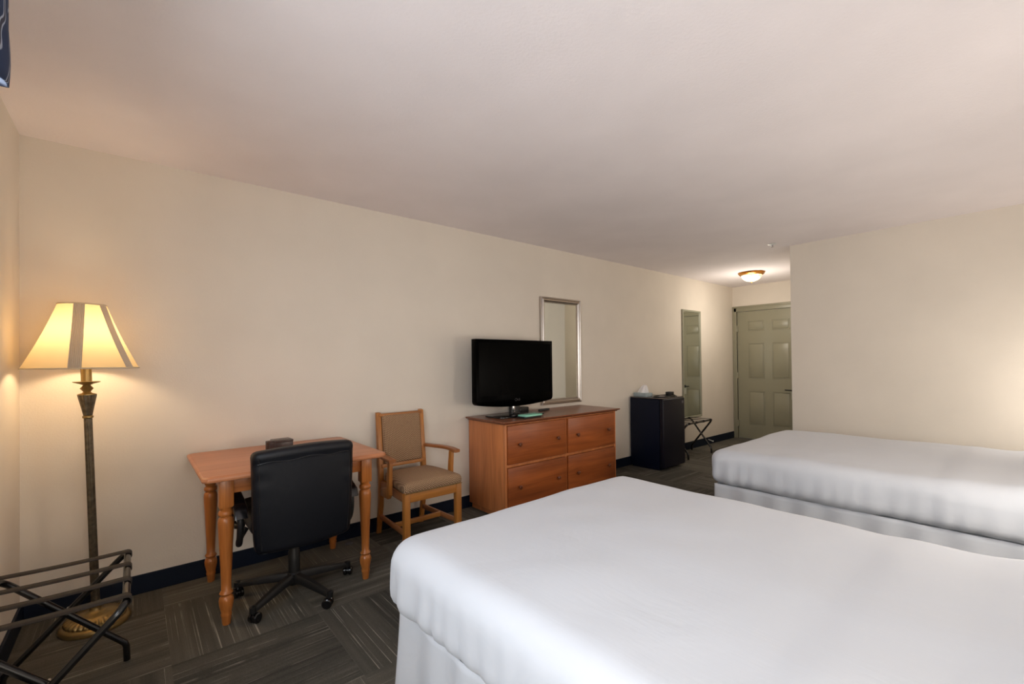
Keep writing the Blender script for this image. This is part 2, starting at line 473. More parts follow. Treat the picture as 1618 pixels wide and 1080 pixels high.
# ------------------------------------------------------------------ bed
def make_bed(name, label, x0, x1, yfoot, ztop, seed):
    cx = (x0 + x1) / 2; hx = (x1 - x0) / 2; L = 1.98; zb = .375
    root = thing(name, label, 'bed', (cx, yfoot, 0), 0, 'double beds made up in plain white')
    R = random.Random(seed); off = Vector((R.uniform(0, 50), R.uniform(0, 50), 0))
    cz = (zb + ztop) / 2; hz = (ztop - zb) / 2
    def fn(p, n):
        q = p + off
        side = 1 - abs(n.z)
        low = max(0, min(1, (hz * .7 - p.z) / (1.5 * hz)))
        # broad softness
        d = .011 * mnoise.noise(q * 2.1) + .0045 * mnoise.noise(q * 5.5) + .0025 * side * mnoise.noise(Vector((q.x * 3, q.y * 3, q.z * 14)))
        # tucked pleats on the sides
        s = p.x if abs(n.y) > abs(n.x) else p.y
        cor = min(1, max(0, (abs(p.x) / hx + abs(p.y) / (L / 2) - 1.55) / .4))
        d += side * low * (.006 + .009 * cor) * math.sin(s * 70 + 5 * mnoise.noise(Vector((s * 5, 0, seed))) + p.z * 6)
        # tuck in at the bottom
        v = p + n * d
        if n.z < -.3 or p.z < -hz * .55:
            k = max(0, (-hz * .55 - p.z) / (hz * .45))
            v.x -= math.copysign(.035 * k * k, p.x) if abs(p.x) > hx * .8 else 0
            v.y -= math.copysign(.035 * k * k, p.y) if abs(p.y) > L / 2 * .8 else 0
            v.z += .006 * mnoise.noise(Vector((s * 4, 3, seed))) * k
        yy = p.y - L / 2     # 0 at the foot, negative towards the head
        if n.z > .2:
            # second layer of the sheet near the head end, with a fold line, then pillow rise
            def sm(a, bb, x): 
                u = max(0, min(1, (x - a) / (bb - a))); return u * u * (3 - 2 * u)
            wob = .012 * mnoise.noise(Vector((p.x * 3, seed, 0)))
            v.z += n.z * (.009 * sm(1.17 + wob, 1.28 + wob, -yy) + .022 * sm(1.40 + wob, 1.62 + wob, -yy))
            # crown of the mattress and sag towards the foot corners
            v.z += n.z * (.014 * (1 - (p.x / hx) ** 2) * (1 - (p.y / (L / 2)) ** 2) - .012 * (p.x / hx) ** 4 * sm(.25, 0, -yy))
        elif side > .5 and -yy > 1.2:
            v += n * .007 * min(1, (-yy - 1.2) / .02)
        return v
    MB().softbox(0, -L / 2, cz, hx, L / 2, hz, .085, .024, fn).obj('mattress', M_linen, root, 60)
    MB().box(-hx + .06, hx - .06, -L + .05, -.06, .09, zb + .01, .02).obj('box_spring', M_boxspring, root)
    for sx in (-1, 1):
        for yy in (-.25, -L + .25):
            MB().lathe([(.025, 0), (.025, .1)], 12, (sx * (hx - .2), yy, 0)).obj('leg', M_blackm, root)
    # pleated skirt: runs round three sides
    def skirt(P, nrm_list, nm, ph):
        n = 240
        tot = sum((P[i + 1] - P[i]).length for i in range(len(P) - 1))
        def at(s):
            d = s * tot
            for i in range(len(P) - 1):
                l = (P[i + 1] - P[i]).length
                if d <= l or i == len(P) - 2: return P[i] + (P[i + 1] - P[i]) * (d / l), nrm_list[i]
                d -= l
        def g(u, v):
            p, nn = at(u); s = u * tot
            low = v ** 1.3
            a = .005 + .011 * low
            w = a * math.sin(s * 34 + 4 * mnoise.noise(Vector((s * 2.2, ph, 0)))) + .014 * low * mnoise.noise(Vector((s * 5, ph + 9, v)))
            z = zb + .016 - (zb + .012) * v
            o = p + nn * (w + .022 * low - .012)
            return (o.x, o.y, z)
        mb = MB().grid(g, n, 14)
        o = mb.obj(nm, M_linen, root, 60)
        md = o.modifiers.new('thickness', 'SOLIDIFY'); md.thickness = .003
        return o
    e = .032
    a = Vector((-hx + e, -L + .03, 0)); b2 = Vector((-hx + e, -e, 0)); c2 = Vector((hx - e, -e, 0)); d2 = Vector((hx - e, -L + .03, 0))
    skirt([a, b2], [Vector((-1, 0, 0))], 'bed_skirt', 1 + seed)
    skirt([b2 + Vector((.012, 0, 0)), c2 - Vector((.012, 0, 0))], [Vector((0, 1, 0))], 'bed_skirt', 2 + seed)
    skirt([c2, d2], [Vector((1, 0, 0))], 'bed_skirt', 3 + seed)
    return root
make_bed('double_bed', 'white made-up double bed nearest the camera, in front of the dresser', 1.135, 2.535, -1.735, .652, 3)
make_bed('double_bed', 'white made-up double bed farther off, beside the blank wall next to the entrance hall', 3.585, 4.985, -1.715, .640, 11)

# ------------------------------------------------------------------ desk
DX0, DX1, DYa, DYb, DT = .672, 1.572, -.80, -.022, .755
desk = thing('writing_desk', 'honey oak writing desk with turned legs against the long wall', 'desk', ((DX0 + DX1) / 2, (DYa + DYb) / 2, 0))
hx, hy = (DX1 - DX0) / 2, (DYb - DYa) / 2
def clipped(hx, hy, c):
    return [(-hx + c, -hy), (hx - c, -hy), (hx, -hy + c), (hx, hy - c), (hx - c, hy), (-hx + c, hy), (-hx, hy - c), (-hx, -hy + c)]
t = bmesh.new()
def layer(pts, z): return [t.verts.new((x, y, z)) for x, y in pts]
prof = [(.016, DT - .030), (.004, DT - .026), (0, DT - .018), (.001, DT - .008), (.006, DT - .002), (.012, DT)]
rings = [layer(clipped(hx - i, hy - i, .022), z) for i, z in prof]
for A, B in zip(rings, rings[1:]):
    for i in range(8): t.faces.new((A[i], A[(i + 1) % 8], B[(i + 1) % 8], B[i]))
t.faces.new(rings[0][::-1]); t.faces.new(rings[-1])
mb = MB(); mb._merge(t)
mb.obj('desktop', M_desk_x, desk, 40)
def turned_leg():
    z1 = DT - .03
    m = MB()
    m.box(-.031, .031, -.031, .031, .575, z1, .004)
    pr = [(.017, 0), (.0185, .006), (.022, .040), (.0235, .044), (.0245, .052), (.0225, .058), (.024, .066), (.031, .100), (.0325, .118), (.029, .134), (.021, .143),
          (.026, .147), (.030, .155), (.026, .163), (.0215, .168), (.0225, .22), (.026, .30), (.0305, .40), (.034, .47), (.035, .50), (.033, .517), (.028, .526), (.0245, .530),
          (.031, .535), (.0335, .545), (.031, .555), (.025, .560), (.027, .568), (.030, .578), (.030, .60)]
    m.lathe(pr, 28)
    return m
lx0, lx1, ly0, ly1 = .782, 1.487, -.672, -.098
cx, cy = (DX0 + DX1) / 2, (DYa + DYb) / 2
for x in (lx0, lx1):
    for y in (ly0, ly1):
        turned_leg().obj('leg', M_desk_z, desk, 50, (x - cx, y - cy, 0))
ap = [('x', ly0), ('x', ly1), ('y', lx0), ('y', lx1)]
for k, v in ap:
    m = MB()
    if k == 'x': m.box(lx0 - cx + .03, lx1 - cx - .03, v - cy - .011, v - cy + .011, .64, DT - .03, .002)
    else: m.box(v - cx - .011, v - cx + .011, ly0 - cy + .03, ly1 - cy - .03, .64, DT - .03, .002)
    m.obj('apron', M_desk_edge, desk)

# dark holder on the desk
hb = thing('desk_organizer', 'small dark brown holder box on the oak desk behind the office chair', 'desk organizer', (1.122, -.235, DT), rad(3))
m = MB(); m.box(-.066, .066, -.050, -.044, .0, .050, .002); m.box(-.066, .066, .036, .042, 0, .050, .002)
m.box(.060, .066, -.050, .042, 0, .050, .002); m.box(-.066, .066, -.050, .042, 0, .006)
m.box(-.040, .068, -.053, .045, .044, .058, .004)
m.obj('box_body', M_brown, hb)
MB().lathe([(.0, 0), (.026, 0), (.026, .050), (.020, .058), (0, .060)], 24, (-.052, -.020, 0)).box(-.040, -.036, -.056, -.050, .0, .054, .001).obj('side_cup', M_brown, hb)

# ------------------------------------------------------------------ office chair
oc = thing('office_chair', 'black leather office chair on casters pushed up to the oak desk', 'chair', (1.118, -.575, 0), 0)
# base
hub = MB().lathe([(.0, .055), (.03, .055), (.034, .07), (.036, .115), (.028, .125), (.028, .128)], 20)
hub.obj('hub', M_blackm, oc)
for k in range(5):
    a = rad(2 + 72 * k); d = Vector((math.cos(a), math.sin(a), 0)); sd = Vector((-d.y, d.x, 0))
    pts = [d * r + Vector((0, 0, z)) for r, z in ((.02, .098), (.10, .094), (.20, .082), (.27, .072), (.305, .066))]
    leg = MB(); tt = bmesh.new(); rg = []
    for p, (hw, hh) in zip(pts, ((.024, .020), (.022, .019), (.019, .016), (.016, .013), (.013, .010))):
        rg.append([tt.verts.new(p + sd * (hw * sx) + Vector((0, 0, hh * sz))) for sx, sz in ((-1, -1), (1, -1), (1, .3), (.55, 1), (-.55, 1), (-1, .3))])
    for A, B in zip(rg, rg[1:]):
        for i in range(6): tt.faces.new((A[i], A[(i + 1) % 6], B[(i + 1) % 6], B[i]))
    tt.faces.new(rg[0]); tt.faces.new(rg[-1]); bmesh.ops.recalc_face_normals(tt, faces=tt.faces)
    leg._merge(tt)
    leg.lathe([(.017, .055), (.017, .082), (.012, .086), (0, .087)], 14, (d.x * .30, d.y * .30, 0))
    lo = leg.obj('leg', M_blackm, oc, 45)
    # caster: two wheels and a hood, trailing sideways
    ca = a + rad(55 + 40 * k); e = Vector((math.cos(ca), math.sin(ca), 0)); f2 = Vector((-e.y, e.x, 0))
    cc = d * .30 + e * .012
    R = Matrix.Translation((cc.x, cc.y, .0255)) @ Matrix.Rotation(ca + PI / 2, 4, 'Z') @ Matrix.Rotation(PI / 2, 4, 'Y')
    cs = MB()
    cs.lathe([(.0, .006), (.021, .006), (.0255, .009), (.0255, .020), (.020, .024), (0, .024)], 22, M=R)
    cs.lathe([(.0, -.024), (.020, -.024), (.0255, -.020), (.0255, -.009), (.021, -.006), (.0, -.006)], 22, M=R)
    cs.lathe([(.0, -.005), (.019, -.005), (.019, .005), (.0, .005)], 18, M=R)
    co = cs.obj('caster', M_black, lo)
    hs = MB().tube([(cc.x, cc.y, .03), (d.x * .30, d.y * .30, .058)], .0085, 10)
    hs.obj('caster_stem', M_blackm, lo)
MB().lathe([(.030, .12), (.030, .235), (.027, .24), (.027, .29)], 20).obj('column_cover', M_blackm, oc)
MB().lathe([(.014, .235), (.014, .40)], 16).obj('gas_lift', M_chrome, oc)
m = MB(); m.box(-.09, .09, -.12, .12, .385, .425, .01); m.tube([(.08, -.02, .40), (.20, -.03, .40), (.24, -.05, .385)], .006, 8)
m.obj('tilt_mechanism', M_blackm, oc)
# seat
def seatfn(p, n):
    p.z += .018 * (1 - (p.x / .24) ** 2) * (1 if n.z > 0 else 0) + .004 * mnoise.noise(p * 9)
    return p
MB().softbox(0, .03, .465, .242, .235, .045, .04, .02, seatfn).obj('seat', M_leather, oc, 60)
# backrest, facing the desk (+y), its rear towards the camera
bz0, bz1 = .368, .862
def backfn(p, n):
    z = p.z / .247          # -1..1
    x = p.x / .236
    wid = 1 + .0 * z - .05 * max(0, -z) ** 2 + .015 * max(0, z) ** 3
    p.x *= wid
    p.z += .016 * (1 - x * x) * (1 if z > 0 else -.4) * abs(z)
    # cushioned back surface: soft pull lines at the left edge and bottom
    if n.y < -.3:
        e = max(0, 1 - (1 - abs(x)) / .35)
        p.y += .006 * e * mnoise.noise(Vector((p.x * 10, 0, p.z * 22))) + .010 * (x * x) - .003 * math.cos(z * 3)
        if z > .80: p.y -= .006
    else:
        p.y += .012 * mnoise.noise(Vector((p.x * 5, 2, p.z * 6)))
        if abs(z) < .97: p.y += .018 * math.cos(z * 2.4) * (1 - x * x)
    # curved, wrapping forwards at both sides, and tilted
    p.y += .024 * x * x
    p.y -= .10 * (p.z + .25) * .9
    return p
BM = Matrix.Translation((-.018, -.278, (bz0 + bz1) / 2)) @ Matrix.Rotation(rad(-1.0), 4, 'Y')
bk = MB().softbox(0, 0, 0, .236, .045, .247, .026, .0125, backfn, BM)
bko = bk.obj('backrest', M_leather, oc, 60)
def backpt(x, z, out=.0):
    p = backfn(Vector((x, -.045 - out, z)), Vector((0, -1, 0)))
    return BM @ p
pts = [backpt(-.216 + .432 * i / 30, .247 * .775 + .004 * math.sin(i * .5) , -.0005) for i in range(31)]
MB().tube(pts, .0028, 8).obj('seam', M_leather_seam, bko)
for sx in (-1, 1):
    pts = [backpt(sx * .211, -.225 + .450 * i / 26, -.001) for i in range(27)]
    MB().tube(pts, .0026, 8).obj('piping', M_leather_seam, bko)
MB().tube([(0, -.10, .405), (0, -.20, .40), (0, -.235, .44), (0, -.232, .60)], .02, 12, flat=(.07, .012, (0, -.5, 1))).obj('back_bracket', M_blackm, oc)
for sx in (-1, 1):
    X = -.008 + sx * .275
    arm = MB()
    path = [(X - sx * .045, -.02, .425), (X - sx * .01, -.05, .385), (X, -.11, .37), (X, -.155, .45), (X, -.150, .55), (X, -.06, .590), (X, .06, .600), (X, .13, .585), (X, .155, .53), (X, .13, .45), (X - sx * .012, .08, .41), (X - sx * .045, .05, .425)]
    # smooth the loop
    P = [Vector(p) for p in path]
    for _ in range(2):
        Q = [P[0]]
        for A, B in zip(P, P[1:]): Q += [A * .75 + B * .25, A * .25 + B * .75]
        Q.append(P[-1]); P = Q
    arm.tube(P, .015, 12, flat=(.046, .020, (0, 0.02, 0)) if False else None)
    ao = arm.obj('armrest', M_blackm, oc, 60)
    pp = [(X, -.172, .520), (X, -.160, .556), (X, -.08, .586), (X, .0, .600), (X, .08, .606), (X, .135, .594)]
    MB().tube(pp, .02, 16, flat=(.062, .030, (0, 0, 1))).obj('arm_pad', M_black, ao, 60)

# ------------------------------------------------------------------ guest armchair
ac = thing('armchair', 'oak armchair with tan woven seat and back between desk and dresser', 'armchair', (2.02, -.03, 0), rad(0))
fx, rx = .222, .178     # half widths front / rear
fy = -.535
def taper_leg(x, y, z1, w0, w1): return MB().prism([(x - w1, y - w1), (x + w1, y - w1), (x + w1, y + w1), (x - w1, y + w1)], 'z', 0, z1, .003)
for sx in (-1, 1):
    taper_leg(sx * (fx - .02), fy + .02, .415, .022, .021).obj('leg', M_ch_z, ac)
    # rear leg and back post, one bent piece
    xx = sx * rx
    side = [(-.005, 0), (.035 - .06, .0), (-.075, .22), (-.085, .40), (-.072, .55), (-.035, .90), (-.005, .905), (-.030, .55), (-.045, .40), (-.038, .22)]
    m = MB().prism([(y, z) for y, z in side][::-1], 'x', xx - .017, xx + .017, .003)
    m.obj('rear_post', M_ch_z, ac)
m = MB().box(-fx + .04, fx - .04, fy + .004, fy + .026, .345, .405, .003); m.obj('seat_rail', M_ch_x, ac)
m = MB().box(-rx, rx, -.085, -.063, .345, .405, .003); m.obj('seat_rail', M_ch_x, ac)
for sx in (-1, 1):
    A = Vector((sx * (fx - .012), fy + .03, .375)); B = Vector((sx * rx, -.07, .375))
    MB().tube([A, B], .02, 12, flat=(.022, .06, (0, 0, 1))).obj('seat_rail', M_ch_y, ac)
    A = Vector((sx * (fx - .02), fy + .03, .135)); B = Vector((sx * rx, -.055, .135))
    MB().tube([A, B], .02, 12, flat=(.020, .036, (0, 0, 1))).obj('stretcher', M_ch_y, ac)
MB().tube([(-fx + .03, -.30, .135), (fx - .03, -.30, .135)], .02, 12, flat=(.020, .036, (0, 0, 1))).obj('stretcher', M_ch_x, ac)
def chseat(p, n):
    k = (p.y + .225) / .45          # 0 front .. 1 rear
    p.x *= 1.0 - .26 * max(0, k)
    if n.z > 0: p.z += .030 * (1 - (p.x / .24) ** 2) * (1 - ((p.y) / .24) ** 2)
    return p
MB().softbox(0, -.325, .435, .236, .218, .036, .032, .014, chseat).obj('seat', M_weave, ac, 60)
m = MB()
for i in range(60):
    m.lathe([(.0035, 0), (.0028, .002), (0, .003)], 6, M=Matrix.Translation((-.222 + .444 * i / 59, -.5405, .410)) @ Matrix.Rotation(PI / 2, 4, 'X'))
m.obj('nail_trim', M_gold, ac)
# back: upholstered panel and wood rails
def tilt(y0, z0): return Matrix.Translation((0, y0, z0)) @ Matrix.Rotation(rad(-6.5), 4, 'X')
TB = tilt(-.052, .70)
def chback(p, n):
    if n.y < 0: p.y -= .014 * (1 - (p.x / .17) ** 2) * (1 - (p.z / .19) ** 2)
    return p
MB().softbox(0, 0, 0, .158, .020, .183, .016, .014, chback, TB).obj('backrest', M_weave, ac, 60)
m = MB(); m.box(-rx, rx, -.012, .014, .172, .196, .003, M=TB)
m.obj('top_rail', M_ch_x, ac)
m = MB(); m.box(-rx, rx, -.012, .014, -.205, -.178, .003, M=TB)
m.obj('lower_rail', M_ch_x, ac)
for sx in (-1, 1):
    A = Vector((sx * (rx + .022), -.03, .618)); 
    path = [A, Vector((sx * (rx + .040), -.16, .624)), Vector((sx * (fx + .032) - .008, -.28, .627)), Vector((sx * (fx + .036) - .012, -.38, .627)), Vector((sx * (fx + .032) - .012, -.452, .621))]
    P = path
    for _ in range(2):
        Q = [P[0]]
        for a1, b1 in zip(P, P[1:]): Q += [a1 * .75 + b1 * .25, a1 * .25 + b1 * .75]
        Q.append(P[-1]); P = Q
    MB().tube(P, .02, 16, flat=(.050, .024, (0, 0, 1))).obj('arm', M_ch_y, ac, 60)
    # arm support with its foot on the side rail
    x0 = sx * (fx + .022) - .010
    poly = [(-.405, .615), (-.370, .615), (-.355, .50), (-.350, .425), (-.25, .40), (-.25, .35), (-.37, .35), (-.392, .38), (-.395, .50)]
    MB().prism(poly, 'x', x0 - .013, x0 + .013, .003).obj('arm_support', M_ch_z, ac)

# ------------------------------------------------------------------ dresser
RX0, RX1, RY, RT = 2.69, 4.115, -.515, .798
ds = thing('dresser', 'reddish brown four drawer dresser under the television', 'dresser', ((RX0 + RX1) / 2, -.265, 0))
w2 = (RX1 - RX0) / 2; fy2 = RY + .265; by = .25
MB().box(-w2, w2, fy2 + .02, by, .05, RT - .024, .002).box(-w2 + .03, w2 - .03, fy2 + .06, by, 0, .06).obj('body', M_dr_z, ds)
m = MB()
m.box(-w2, -w2 + .022, fy2, fy2 + .022, .0, RT - .024, .002); m.box(w2 - .022, w2, fy2, fy2 + .022, .0, RT - .024, .002)
m.box(-.011, .011, fy2 + .008, fy2 + .022, .05, RT - .024, .001)
m.box(-w2 + .02, w2 - .02, fy2 + .010, fy2 + .022, .425, .447, .001); m.box(-w2 + .02, w2 - .02, fy2 + .002, fy2 + .022, .045, .09, .002); m.box(-w2 + .02, w2 - .02, fy2 + .001, fy2 + .022, RT - .036, RT - .024, .001)
m.obj('face_frame', M_dr_z, ds)
tp = MB(); t = bmesh.new()
prof = [(.022, RT - .026), (.020, RT - .018), (.008, RT - .015), (.002, RT - .010), (0, RT - .006), (.003, RT)]
rings = []
for i, z in prof:
    e1 = .034 - i
    rings.append([t.verts.new(q) for q in ((-w2 - e1, fy2 - e1, z), (w2 + e1, fy2 - e1, z), (w2 + e1, by, z), (-w2 - e1, by, z))])
for A, B in zip(rings, rings[1:]):
    for i in range(4): t.faces.new((A[i], A[(i + 1) % 4], B[(i + 1) % 4], B[i]))
t.faces.new(rings[0][::-1]); t.faces.new(rings[-1]); tp._merge(t)
tp.obj('top', M_dr_top, ds, 30)
for (xa, xb) in ((-w2 + .024, -.013), (.013, w2 - .024)):
    for (za, zb2, kz) in ((.449, RT - .038, .605), (.092, .423, .258)):
        d = MB().box(xa, xb, fy2 - .010, fy2 + .012, za, zb2, .004).obj('drawer', M_dr_x, ds)
        for kx in (xa + .115, xb - .115):
            MB().lathe([(.008, 0), (.007, .012), (.015, .020), (.017, .026), (.012, .031), (0, .032)], 18, M=Matrix.Translation((kx, fy2 - .010, kz)) @ Matrix.Rotation(PI / 2, 4, 'X')).obj('knob', M_knob, d)

# ------------------------------------------------------------------ television
tv = thing('television', 'large black flat television standing on the left end of the dresser', 'television', (3.03, -.25, RT), rad(1.5))
def tvshape(w, z0, z1, sag, r, n=24):
    pts = [(-w, z1), (w, z1)]
    pts = [(-w + .0, z1), (w - .0, z1), (w, z0 + r)]
    for i in range(1, 7):
        a = i / 6 * PI / 2; pts.append((w - r + r * math.cos(a), z0 + r - r * math.sin(a) - 0.0))
    for i in range(1, n):
        x = (w - r) * (1 - 2 * i / n); pts.append((x, z0 - sag * (1 - (x / (w - r)) ** 2)))
    for i in range(0, 7):
        a = PI / 2 + i / 6 * PI / 2; pts.append((-w + r + r * math.cos(a), z0 + r - r * math.sin(a)))
    return pts
zb_, zt_ = .115, .668
MB().prism(tvshape(.452, zb_, zt_, .030, .035), 'y', -.03, .035, .003).obj('screen_bezel', M_screen, tv, 30)
MB().prism(tvshape(.425, zb_ + .075, zt_ - .03, .0, .006), 'y', -.0312, -.0295).obj('screen', M_screen, tv, None)
MB().box(-.33, .33, .03, .075, .16, .58, .02).obj('rear_housing', M_blackm, tv)
s = MB(); s.tube([(0, .01, .015), (0, .012, .13)], .03, 20, flat=(.11, .05, (0, 1, 0))); s.obj('stand_neck', M_black, tv)
MB().box(-.048, -.020, -.0195, -.012, .03, .10, .002).obj('neck_trim', M_chrome, tv)
def oval(a, b, e=.5, n=40):
    return [(a * math.copysign(abs(math.cos(th)) ** e, math.cos(th)), b * math.copysign(abs(math.sin(th)) ** e, math.sin(th))) for th in [2 * PI * i / n for i in range(n)]]
MB().prism(oval(.265, .125, .25), 'z', 0, .012, .002).obj('stand_base', M_black, tv)
# round badge and the two letters on the lower bezel
lg = MB()
ring = [(.0115 * math.cos(a) - .020, -.0325, zb_ + .028 + .0115 * math.sin(a)) for a in [2 * PI * i / 24 for i in range(24)]]
lg.tube(ring, .0016, 6, closed=True)
zc = zb_ + .020
lg.box(-.002, .001, -.0335, -.031, zc, zc + .017); lg.box(-.002, .009, -.0335, -.031, zc, zc + .003)
gx = .022
arc = [(gx + .0085 * math.cos(a), -.0325, zc + .0085 + .0085 * math.sin(a)) for a in [rad(45 + 270 * i / 14) for i in range(15)]]
lg.tube(arc, .0015, 6); lg.box(gx, gx + .0085, -.0335, -.031, zc + .006, zc + .0085)
lg.obj('maker_badge', M_badge, tv)

# things on the dresser
bk2 = thing('booklet', 'mint green booklet lying on the dresser in front of the television stand', 'booklet', (3.03, -.442, RT + .0), rad(3))
MB().box(-.10, .10, -.052, .044, .014, .028, .002).obj('cover', M_mint, bk2)
MB().box(-.115, .09, -.05, .045, 0, .014, .002).obj('dark_folder', M_blackm, bk2)
bx = thing('set_top_box', 'small black box on the dresser just right of the television stand', 'set-top box', (3.235, -.045 - .02, RT), rad(0))
MB().box(-.085, .085, -.045, .045, .0, .045, .005).obj('housing', M_blackm, bx)
MB().box(-.05, -.02, -.0475, -.045, .018, .030, .001).obj('display', M_grey, bx)
tag(MB().prism(oval(.085, .022, .6), 'z', RT, RT + .018, .004, Matrix.Translation((3.47, -.16, 0)) @ Matrix.Rotation(rad(12), 4, 'Z')).obj('remote_control', M_blackm), 'black remote control lying on the dresser right of the television', 'remote control')

# ------------------------------------------------------------------ mirrors
def framed_mirror(name, label, x0, x1, z0, z1, prof, fm, depth):
    r = thing(name, label, 'mirror', ((x0 + x1) / 2, -.002, (z0 + z1) / 2))
    hx, hz = (x1 - x0) / 2, (z1 - z0) / 2
    t = bmesh.new(); rings = []
    for i, y in prof:
        rings.append([t.verts.new(q) for q in ((-hx + i, y, -hz + i), (hx - i, y, -hz + i), (hx - i, y, hz - i), (-hx + i, y, hz - i))])
    for A, B in zip(rings, rings[1:]):
        for i in range(4): t.faces.new((A[i], A[(i + 1) % 4], B[(i + 1) % 4], B[i]))
    bmesh.ops.recalc_face_normals(t, faces=t.faces)
    m = MB(); m._merge(t); m.obj('frame', fm, r, 20)
    i = prof[-1][0] - .002
    g = MB().box(-hx + i, hx - i, -.008, -.002, -hz + i, hz - i)
    g.obj('mirror_glass', M_mirror, r, None)
    return r
framed_mirror('wall_mirror', 'silver framed mirror on the wall behind the television', 3.575, 4.172, .832, 1.930,
              [(0, 0), (0, -.022), (.004, -.028), (.012, -.030), (.017, -.024), (.020, -.024), (.028, -.032), (.036, -.030), (.044, -.020), (.047, -.017), (.052, -.017), (.056, -.008)], M_silver, .03)
framed_mirror('full_length_mirror', 'tall narrow mirror in a sage frame on the wall past the refrigerator', 6.322, 6.838, .440, 1.982,
              [(0, 0), (0, -.016), (.003, -.019), (.020, -.019), (.024, -.016), (.028, -.007)], M_green_fr, .02)

# ------------------------------------------------------------------ refrigerator
fr = thing('mini_fridge', 'dark compact refrigerator standing between the dresser and the far luggage rack', 'refrigerator', (5.295, -.25, 0))
MB().box(-.235, .235, -.165, .225, .02, .82, .006).box(-.22, .22, -.15, .21, 0, .03).obj('cabinet', M_navy, fr)
MB().box(-.235, .235, -.222, -.170, .03, .822, .012, 3).obj('door', M_fdoor, fr)
MB().box(.17, .20, -.2235, -.2215, .755, .785, .001).obj('badge', M_grey, fr)
MB().box(-.236, .236, -.205, .226, .822, .834, .004).obj('top_panel', M_ftop, fr)
FT = .835
tb = thing('tissue_box', 'pale blue box with a white tissue sticking up, on the refrigerator', 'tissue box', (5.18, -.125, FT), rad(84))
MB().box(-.10, .10, -.055, .055, 0, .045, .003).obj('box', M_tbox, tb)
def tis(u, v):
    a = 2 * PI * u
    r = (.050 * (1 - v) ** .45 + .012 * math.sin(a * 3 + 2) * (1 - v) + .004) * (1 + .25 * math.sin(a * 5))
    return (r * math.cos(a) * 1.15 - .03 * v, r * math.sin(a) * .6, .043 + .088 * v + .012 * math.sin(a * 2) * v)
MB().grid(tis, 40, 12, True).obj('tissue', M_tissue, tb, 60)
tr = thing('serving_tray', 'oval black tray on the front of the refrigerator top', 'tray', (5.30, -.345, FT), rad(0))
MB().prism(oval(.19, .09, .6), 'z', 0, .006, .002).obj('tray_base', M_blackm, tr)
ringp = [(.188 * math.cos(a), .088 * math.sin(a), .010) for a in [2 * PI * i / 40 for i in range(40)]]
MB().tube(ringp, .006, 8, closed=True).obj('rim', M_black, tr)
tag(MB().box(-.045, .045, -.035, .035, 0, .045, .004, M=Matrix.Translation((5.43, -.335, FT + .0065)) @ Matrix.Rotation(rad(8), 4, 'Z')).obj('black_box', M_blackm), 'small black box on the tray at the right of the refrigerator top', 'box')
tag(MB().box(-.05, .05, -.03, .03, 0, .0015, 0, M=Matrix.Translation((5.26, -.33, FT + .0065)) @ Matrix.Rotation(rad(20), 4, 'Z')).obj('paper_slip', M_paper, None, None), 'white paper slip lying in the black tray on the refrigerator', 'paper')

